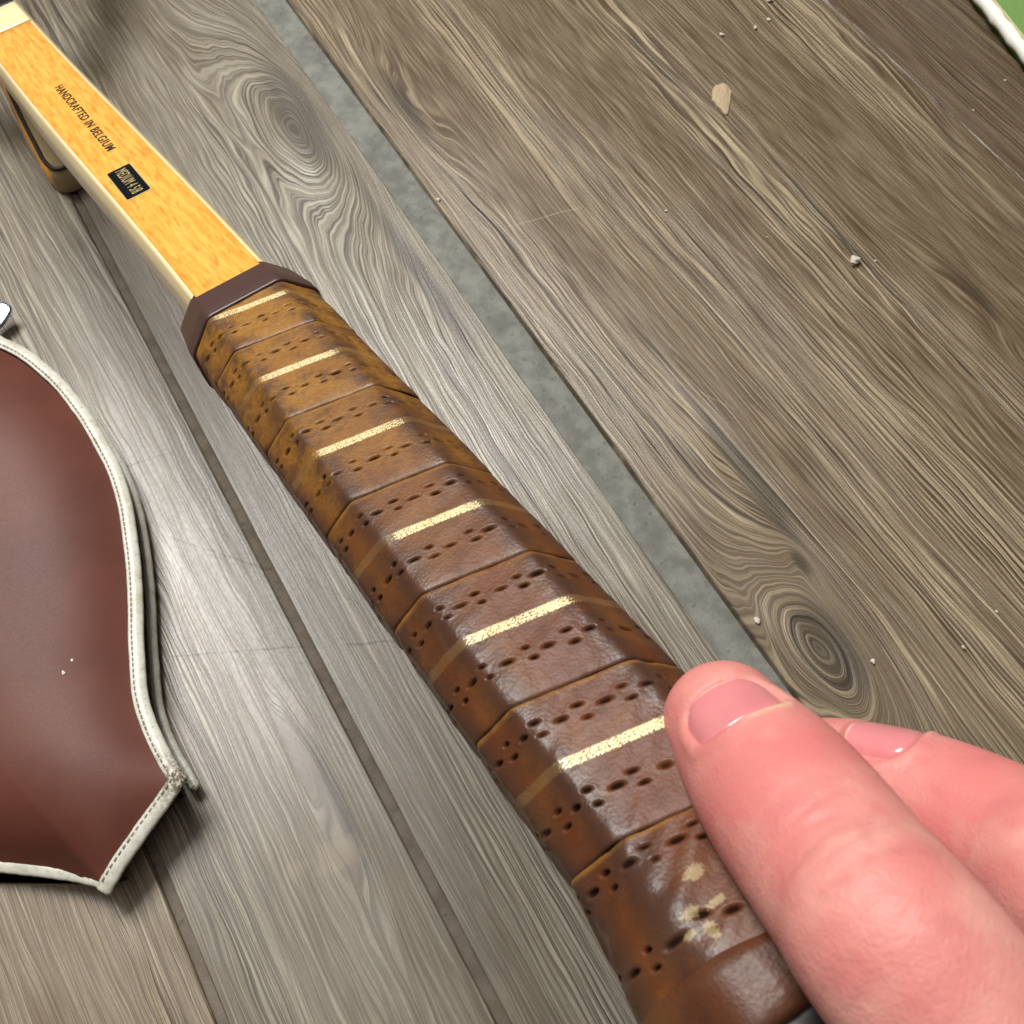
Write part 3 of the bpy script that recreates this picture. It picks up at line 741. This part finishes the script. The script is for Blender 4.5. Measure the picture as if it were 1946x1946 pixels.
# ------------------------------------------------------------------ second wooden frame piece under the shaft
def wood_block():
    zt2 = .014
    top = [(-90, -20), (-40, 60), (0, 135), (40, 222), (70, 280), (84, 306), (104, 322), (130, 316), (152, 302), (144, 286), (110, 215), (75, 140), (40, 70), (0, -10), (-40, -60)]
    T = np.array([np.array(onz(x, y, zt2))[:2] for x, y in top]); T = catmull(T, 5, True)
    c0 = T.mean(0); root = empty('wooden_frame_piece', (c0[0], c0[1], 0))
    tag(root, 'wooden racket frame end with dark rim line, lying under the orange shaft', 'racket frame')
    tg = np.roll(T, -1, 0) - np.roll(T, 1, 0); tg /= np.linalg.norm(tg, axis=1)[:, None]; nr = np.stack([tg[:, 1], -tg[:, 0]], 1)
    if ((T + nr * .001 - c0) ** 2).sum() < ((T - nr * .001 - c0) ** 2).sum(): nr = -nr
    T = T - c0
    SHDW = NB('shaded_wood'); o = SHDW.obj(); g = SHDW.noise(o, 240, 4, .6)
    om = SHDW.set(col=SHDW.mix(g, (.27, .20, .095), (.40, .31, .16)), rough=.35)  # olive tone is the shaft's shade put into the wood colour
    me = mesh('frame_top', [(x, y, zt2) for x, y in T], [list(range(len(T)))]); fix_normals(me)
    if me.polygons[0].normal.z < 0: me.flip_normals()
    link('frame_top', me, om, root)
    n = len(T); G = np.zeros((5, n, 3))
    for i, (z, d) in enumerate(((zt2, 0), (zt2 - .0015, .0014), (zt2 - .005, .0026), (.004, .0026), (.001, .0020))):
        G[i, :, :2] = T + nr * d; G[i, :, 2] = z
    me = grid_mesh('frame_side', G, closed_v=True); fix_normals(me); me.materials.append(ORGM); me.materials.append(om)
    for p_ in me.polygons: p_.material_index = 0 if p_.normal.x < -.45 else 1  # left-facing side painted as lit orange, the rest in the shaded tone
    link('frame_side', me, None, root, True)
    tube('rim_line', [(x, y, zt2 + .0003) for x, y in T], .0011, simple('dark_rim', (.022, .012, .010), .4), root, 8, True)
wood_block()

# ------------------------------------------------------------------ green case in the far corner
def green_case():
    zt3 = .010
    edge = [onz(1868, -14, zt3), onz(1905, 32, zt3), onz(1960, 100, zt3), onz(2040, 190, zt3)]
    E_ = catmull([np.array(p)[:2] for p in edge], 10)
    far = [np.array(onz(2300, 60, zt3))[:2], np.array(onz(2060, -300, zt3))[:2], np.array(onz(1760, -160, zt3))[:2]]
    O_ = np.vstack([E_, far]); O_, _ = resample(O_, 160)
    c0 = O_.mean(0); root = empty('green_pouch', (c0[0], c0[1], 0))
    tag(root, 'green fabric pouch with frayed white edging at the upper right corner', 'pouch')
    Q_ = O_ - c0; n = len(Q_)
    rings = [(.985, .0), (.99, .004), (.99, .008), (.985, .0094), (.97, .0106), (.9, .013), (.6, .017), (.05, .018)]
    G = np.stack([np.concatenate([Q_ * f, np.full((n, 1), z)], 1) for f, z in rings])
    me = grid_mesh('green_panel', G, closed_v=True); bm = bmesh.new(); bm.from_mesh(me); bm.verts.ensure_lookup_table()
    bm.faces.new([bm.verts[7 * n + j] for j in range(n)]); bmesh.ops.recalc_face_normals(bm, faces=bm.faces); bm.to_mesh(me); bm.free()
    g = NB('green_canvas'); o = g.obj(); nn = g.noise(o, 1400, 3, .6)
    link('green_panel', me, g.set(col=g.mix(nn, (.105, .20, .045), (.16, .29, .075)), rough=.8, normal=g.bump(nn, .4, .0006)), root, True)
    ez = noise1(np.arange(n) * .9, 77)
    tube('white_edging', [(x * 1.0 + .0003 * ez[i], y * 1.0 + .0003 * ez[i - 9], .0072 + .0004 * ez[i - 30]) for i, (x, y) in enumerate(Q_)],
         [.0036 + .0005 * ez[i - 50] for i in range(n)], simple('white_edging', (.80, .78, .72), .6, .1, 500), root, 10, True)
    tube('yellow_cord', [(x * .972, y * .972, .0108) for x, y in Q_], .0007, simple('yellow_cord', (.50, .45, .22), .6), root, 6, True)
green_case()

# ------------------------------------------------------------------ crumbs on the planks
def crumb(px, py, r, col, flat, label, cat, seed):
    bm = bmesh.new(); bmesh.ops.create_icosphere(bm, subdivisions=3, radius=1)
    rg = np.random.RandomState(seed); ph = rg.uniform(0, 6, 9)
    for v in bm.verts:
        c = v.co; d = 1 + .22 * math.sin(3 * c.x + ph[0]) * math.sin(3.5 * c.y + ph[1]) + .16 * math.sin(6 * c.z + ph[2] + 5 * c.x) + .10 * math.sin(11 * c.y + ph[3]) * math.sin(9 * c.x + ph[4])
        v.co = Vector((c.x * d * r, c.y * d * r * rg.uniform(.98, 1.02) * (.8 + .2 * math.sin(ph[5])), c.z * d * r * flat))
    z0 = min(v.co.z for v in bm.verts)
    for v in bm.verts: v.co.z -= z0
    me = bpy.data.meshes.new('crumb'); bm.to_mesh(me); bm.free()
    o = link('crumb' if cat == 'crumb' else 'plaster_chip', me, simple('crumb_mat', col, .8, .2, 900, bump=.4), None, True)
    p = onz(px, py); o.location = (p.x, p.y, 0.0001); o.rotation_euler = (0, 0, rg.uniform(0, 6.28))
    tag(o, label, cat, 'crumbs on the planks')
    return o
chip_col = (.42, .315, .20)
wht = (.72, .68, .60)
ch = onz(1370, 190)
pts = [(1352, 172), (1366, 160), (1381, 163), (1389, 176), (1388, 196), (1384, 221), (1374, 217), (1364, 204), (1352, 192)]
PP = np.array([np.array(onz(x, y) - ch)[:2] for x, y in pts]); PP = np.vstack([PP * (1 + .0), ]); PP = np.repeat(PP, 2, 0); PP[1::2] = (PP[0::2] + np.roll(PP[0::2], -1, 0)) / 2; PP *= (1 + .10 * np.random.RandomState(5).uniform(-1, 1, (len(PP), 1))); n_ = len(PP)
rgx = np.random.RandomState(3)
R0 = [(*(p * 1.0), 0.0002) for p in PP] + [(*(p * .97), .0009) for p in PP] + [(*(p * .62), .0013 + rgx.uniform(0, .0006)) for p in PP] + [(*(p * .25), .0015 + rgx.uniform(0, .0004)) for p in PP]
fsx = [[r * n_ + i, r * n_ + (i + 1) % n_, (r + 1) * n_ + (i + 1) % n_, (r + 1) * n_ + i] for r in (0, 1, 2) for i in range(n_)] + [list(range(3 * n_, 4 * n_)), list(range(n_))[::-1]]
me = mesh('plaster_chip', R0, fsx); fix_normals(me)
o_ = link('plaster_chip', me, simple('chip_mat', chip_col, .85, .25, 700, bump=.5)); o_.location = (ch.x, ch.y, 0)
tag(o_, 'largest beige plaster chip lying on the brown planks, upper right', 'chip')
for (x, y, r, f, lab) in [(1622, 500, .0026, .55, 'large white crumb alone below the beige chip, right side of floor'),
                          (1462, 3, .0018, .5, 'white crumb cut by the top edge of the picture'),
                          (1460, 39, .0010, .6, 'tiny white crumb just below the topmost one, upper right'),
                          (1435, 55, .0011, .6, 'tiny white crumb second below the topmost one, upper right'),
                          (1371, 68, .0013, .5, 'small white crumb above the beige chip'),
                          (1663, 497, .0006, .6, 'speck just right of the large white crumb'),
                          (1909, 154, .0006, .6, 'speck on the dark plank below the green pouch'),
                          (1849, 211, .0006, .6, 'speck on the dark plank left of the green pouch'),
                          (1829, 1232, .0009, .7, 'white speck on the streaked plank right of the dark knot'),
                          (1893, 1163, .0006, .7, 'white speck nearest the right edge above the fingers'),
                          (1658, 1258, .0010, .6, 'pale speck on the rings of the dark knot'),
                          (1438, 1180, .0014, .4, 'pale crumb beside the grey joint left of the dark knot'),
                          (833, 381, .0010, .5, 'white speck lying in the wide grey joint'),
                          (1266, 402, .0008, .5, 'white speck on the brown plank in the upper middle'),
                          (1458, 452, .0005, .5, 'faint speck on the brown plank below the beige chip')]:
    crumb(x, y, r, (.60, .55, .46) if r > .0007 else (.6, .55, .45), f, lab, 'crumb', int(x + y))

for (x, y, r, lab) in ((138, 1256, .0006, 'upper of two tiny white specks on the brown cover'), (122, 1280, .0008, 'lower of two tiny white specks on the brown cover')):
    q_ = np.array(onz(x, y, .031)); d_ = ((G_[..., 0] - q_[0]) ** 2 + (G_[..., 1] - q_[1]) ** 2); z_ = G_[..., 2].reshape(-1)[np.argmin(d_)]
    q_ = onz(x, y, float(z_)); o_ = crumb(x, y, r, wht, .6, lab, 'crumb', x + y); o_.location = (q_.x, q_.y, float(z_)); o_['group'] = 'specks on the cover'
# ------------------------------------------------------------------ the hand
def cam3(px, py, Z): return np.array(((px - CX) / F * Z, (py - CX) / F * Z, Z))
IDX = [(cam3(1378, 1374, .1425), .0087), (cam3(1412, 1420, .1385), .0096), (cam3(1492, 1520, .1275), .01070), (cam3(1635, 1707, .112), .0106), (cam3(1721, 1818, .1035), .0106),
       (np.array([.052, .060, .0965]), .0108), (np.array([.069, .073, .090]), .0112), (np.array([.094, .088, .092]), .0125)]
MID = [(cam3(1580, 1478, .147), .0086), (cam3(1640, 1492, .146), .0092), (cam3(1780, 1540, .138), .0099), (cam3(1940, 1625, .127), .0104), (cam3(2120, 1745, .114), .0106),
       (np.array([.082, .058, .104]), .0108), (np.array([.110, .076, .098]), .0125)]
RNG = [(np.array([.096, .022, .150]), .0080), (np.array([.102, .028, .136]), .0088), (np.array([.112, .036, .118]), .0098), (np.array([.122, .050, .104]), .0105), (np.array([.128, .068, .106]), .0120)]
LIT = [(np.array([.120, .020, .158]), .0070), (np.array([.126, .026, .144]), .0076), (np.array([.136, .036, .126]), .0084), (np.array([.142, .050, .114]), .0092), (np.array([.143, .066, .116]), .0110)]
THB = [(np.array([.068, .100, .146]), .0090), (np.array([.076, .108, .140]), .0105), (np.array([.092, .116, .128]), .0110), (np.array([.112, .116, .116]), .0130), (np.array([.134, .112, .114]), .0165)]
PALM = [[(np.array([.092, .086, .090]), .0125), (np.array([.115, .104, .106]), .0150), (np.array([.145, .122, .122]), .0180), (np.array([.172, .142, .132]), .0200)],
        [(np.array([.110, .076, .098]), .0125), (np.array([.128, .094, .108]), .0155), (np.array([.150, .116, .120]), .0190), (np.array([.172, .142, .132]), .0205)],
        [(np.array([.128, .068, .106]), .0120), (np.array([.142, .088, .114]), .0150), (np.array([.158, .112, .124]), .0180), (np.array([.176, .142, .134]), .0205)],
        [(np.array([.143, .066, .116]), .0110), (np.array([.153, .086, .122]), .0140), (np.array([.166, .112, .130]), .0170), (np.array([.180, .142, .136]), .0205)],
        [(np.array([.172, .142, .132]), .0220), (np.array([.215, .180, .150]), .0240), (np.array([.260, .215, .165]), .0270)]]
def dense(chain, n=14):
    C_ = catmull([np.r_[c, r] for c, r in chain], n); return C_[:, :3], C_[:, 3]
def chain_to_bm(bm, chain, n=28):
    C_, R_ = dense(chain, 8)
    tg0 = C_[0] - C_[1]; tg0 /= np.linalg.norm(tg0); tg1 = C_[-1] - C_[-2]; tg1 /= np.linalg.norm(tg1)
    pre = [(C_[0] + tg0 * R_[0] * math.sin(a), R_[0] * math.cos(a)) for a in (1.35, 1.1, .85, .6, .3)]
    post = [(C_[-1] + tg1 * R_[-1] * math.sin(a), R_[-1] * math.cos(a)) for a in (.4, .8, 1.15, 1.4)]
    al = pre + [(c, r) for c, r in zip(C_, R_)] + post
    ref = np.array([.3, -.9, .3]); rings = []
    for i, (c, r) in enumerate(al):
        a = al[min(i + 1, len(al) - 1)][0] - al[max(i - 1, 0)][0]; a = a / np.linalg.norm(a)
        s = np.cross(a, ref); s /= np.linalg.norm(s); t = np.cross(s, a)
        rings.append([bm.verts.new(c2w(c + r * (math.cos(q) * s + math.sin(q) * t))) for q in np.linspace(0, 2 * math.pi, n, endpoint=False)])
    for A, B in zip(rings[:-1], rings[1:]):
        for j in range(n): bm.faces.new([A[j], A[(j + 1) % n], B[(j + 1) % n], B[j]])
    bm.faces.new(rings[0]); bm.faces.new(rings[-1])
bm = bmesh.new()
for ch_ in [IDX, MID, RNG, LIT, THB] + PALM: chain_to_bm(bm, ch_)
bmesh.ops.recalc_face_normals(bm, faces=bm.faces)
me = bpy.data.meshes.new('hand_raw'); bm.to_mesh(me); bm.free()
tmp = bpy.data.objects.new('hand_raw', me); COL.objects.link(tmp)
rm = tmp.modifiers.new('r', 'REMESH'); rm.mode = 'VOXEL'; rm.voxel_size = .00055; rm.use_smooth_shade = True
sm_ = tmp.modifiers.new('s', 'SMOOTH'); sm_.iterations = 10; sm_.factor = .5
dg = bpy.context.evaluated_depsgraph_get()
hm = bpy.data.meshes.new_from_object(tmp.evaluated_get(dg)); hm.name = 'hand'
bpy.data.objects.remove(tmp); bpy.data.meshes.remove(me)

def finger_frame(chain, rot, ref):
    """tip, axis toward the tip, nail-side normal, side vector (camera coordinates)"""
    c0, c1 = chain[0][0], chain[2][0]
    d = c0 - c1; d /= np.linalg.norm(d)
    v = chain[1][0] / np.linalg.norm(chain[1][0])
    N = -(v - (v @ d) * d); N /= np.linalg.norm(N); B = np.cross(d, N)
    if B @ ref < 0: B = -B
    N2 = math.cos(rot) * N + math.sin(rot) * B; B2 = np.cross(d, N2)
    if B2 @ ref < 0: B2 = -B2
    return c0, d, N2, B2
FI = finger_frame(IDX, math.radians(13), np.array([1., 0, 0])); FM = finger_frame(MID, math.radians(72), np.array([0, -1., 0]))
M3 = np.array([[1, 0, 0], [0, -cP, sP], [0, -sP, -cP]])       # camera -> world directions
nvx = len(hm.vertices); co = np.zeros(nvx * 3, np.float32); hm.vertices.foreach_get('co', co); co = co.reshape(-1, 3).astype(float)
no = np.zeros(nvx * 3, np.float32); hm.vertices.foreach_get('normal', no); no = no.reshape(-1, 3).astype(float)
cc_ = (co - np.array([0, 0, CH])) @ M3                        # world -> camera (M3 orthonormal)
pale = np.zeros(nvx); red = np.zeros(nvx); nailm = np.zeros(nvx); disp = np.zeros(nvx)
NCEN = -.0064
def nail_coords(fr, p):
    c0, d, N, B = fr; q = p - c0
    return q @ d, np.arctan2(q @ B, q @ N), np.hypot(q @ B, q @ N)
def nail_sdf(s, a, r, fr_len, hw):
    """about 0 on the nail outline, negative inside; s along, a*r around"""
    x = a * r / hw; y = (s - NCEN) / (fr_len / 2)
    return (np.abs(x) ** 3.0 + np.abs(y) ** 3.0) ** (1 / 3.0) - 1
for fr, ln, hw, lim in ((FI, .0098, .0071, 1.0), (FM, .0100, .0066, .35)):
    s, a, r = nail_coords(fr, cc_)
    near = (np.abs(s - NCEN) < .02) & (r < .0125) & (np.abs(a) < 1.6)
    f = nail_sdf(s, a, np.minimum(r, .0095), ln, hw)
    inside = near * (1 - smooth(-.08, .02, f))
    disp -= .0012 * inside
    fold = near * np.exp(-((f - .16) / .12) ** 2)
    prox = smooth(NCEN + .002, NCEN - .004, s) * 1.0 + .6 * smooth(.5, .8, np.abs(a)) * (s < NCEN + .0055)
    disp += .00030 * fold * np.clip(prox, 0, 1)
    pale = np.maximum(pale, lim * near * np.exp(-((f - .12) / .11) ** 2) * smooth(NCEN - .001, NCEN - .004, s) * smooth(-.30, .20, a))
    # knuckle creases over the last joint
    for sk, w, amp in ((-.0262, .0008, .00010), (-.0285, .0006, .00022), (-.0301, .0006, .00016), (-.0318, .0006, .00026), (-.0338, .0006, .00020), (-.0356, .0007, .00022), (-.0378, .0007, .00012), (-.0400, .0007, .00014)):
        nb = (r < .014) & (np.abs(a) < 1.3)
        disp -= nb * amp * .8 * np.exp(-((s - sk - .0009 * np.sin(a * 3.0 + sk * 900)) / w) ** 2) * np.exp(-(a / .8) ** 2)
    red = np.maximum(red, (r < .015) * np.exp(-((s + .020) / .008) ** 2) * .8)
    red = np.maximum(red, (r < .013) * smooth(-.002, .006, s) * .7)
co2 = co + no * disp[:, None]
hm.vertices.foreach_set('co', co2.reshape(-1).astype(np.float32)); hm.update()
fattr(hm, 'pale', pale); fattr(hm, 'red', red)
def skin():
    b = NB('skin'); o = b.obj(); n = b.noise(o, 70, 3, .55); n1 = b.noise(o, 260, 4, .6); n2 = b.noise(o, 2200, 3, .6); vo = b.voro(o, 1700)
    pl = b.attr('pale'); rd = b.attr('red')
    c = b.mix(b.ss(.36, .66, n), (.58, .195, .175), (.66, .30, .255))
    c = b.mix(b.ma('MULTIPLY', rd, b.ss(.25, .6, n)), c, (.58, .145, .14))
    c = b.mix(b.ma('MULTIPLY', b.ss(.50, .70, n1), .35), c, (.50, .15, .15))
    c = b.mix(b.ma('MULTIPLY', pl, b.ss(.28, .48, n1)), c, (.62, .43, .29))
    c = b.mix(b.ma('MULTIPLY', b.ss(.54, .70, b.noise(o, 120, 2, .5)), .18), c, (.70, .42, .34))
    nr = b.bump(b.ma('ADD', b.ma('MULTIPLY', vo, .6), n2), .36, .00022)
    nr = b.bump(n1, .14, .0005, nr)
    b.p.inputs['Subsurface Radius'].default_value = (1.0, .35, .2)
    return b.set(col=c, rough=b.ma('MULTIPLY_ADD', n2, .16, .42), sss=.25, ssss=.0016, normal=nr, spec=.42)
SKIN = skin()
hm.materials.clear()
hand = link('hand', hm, SKIN, None, True)
tag(hand, 'bare hand reaching in from the lower right, index fingertip on the leather grip', 'hand')
NAIL = NB('fingernail'); o_ = NAIL.obj(); nn = NAIL.noise(o_, 160, 3, .5); ln_ = NAIL.attr('free')
cN = NAIL.mix(nn, (.58, .175, .19), (.66, .255, .26)); cN = NAIL.mix(ln_, cN, (.80, .62, .50))
NAILM = NAIL.set(col=cN, rough=.18, coat=.4, coatr=.10, sss=.2, ssss=.0015, spec=.5, normal=NAIL.bump(NAIL.noise(o_, 700, 3), .15, .0003)); NAIL.p.inputs['Subsurface Radius'].default_value = (1, .4, .3)
def nail(fr, chain, ln, hw):
    c0, d, N, B = fr; nu, nw = 26, 26; G = np.zeros((nu, nw, 3)); fr_a = np.zeros((nu, nw))
    Cd, Rd = dense(chain, 14)
    sd = (Cd - c0) @ d
    for i, yy in enumerate(np.linspace(-1, 1, nu)):
        s = NCEN + yy * ln / 2
        wmax = (1 - abs(yy) ** 3.2) ** (1 / 3.2) if abs(yy) < 1 else .02
        if s <= 1e-9:
            ctr = np.array([np.interp(-s, -sd, Cd[:, q_]) for q_ in range(3)]); ra = float(np.interp(-s, -sd, Rd))
        else:
            ctr = c0 + d * s; ra = math.sqrt(max(1e-9, chain[0][1] ** 2 - (s * .80) ** 2))
        for j, xx in enumerate(np.linspace(-1, 1, nw)):
            al = xx * wmax * hw / .0088
            rr_ = ra - .00018 - .0010 * abs(xx) ** 8 - .0008 * max(0, -yy) ** 10 - .0004 * max(0, yy) ** 12
            G[i, j] = ctr + rr_ * (math.cos(al) * N + math.sin(al) * B)
            fr_a[i, j] = smooth(.86, .95, np.array(yy + .05 * xx * xx))
    Wd = G @ M3.T + np.array([0, 0, CH])
    me = grid_mesh('fingernail', Wd); fattr(me, 'free', fr_a)
    v = np.array(me.polygons[len(me.polygons) // 2].normal)
    if v @ (M3 @ N) < 0: me.flip_normals()
    return link('fingernail', me, NAILM, hand, True)
nail(FI, IDX, .0098, .0071); nail(FM, MID, .0100, .0066)
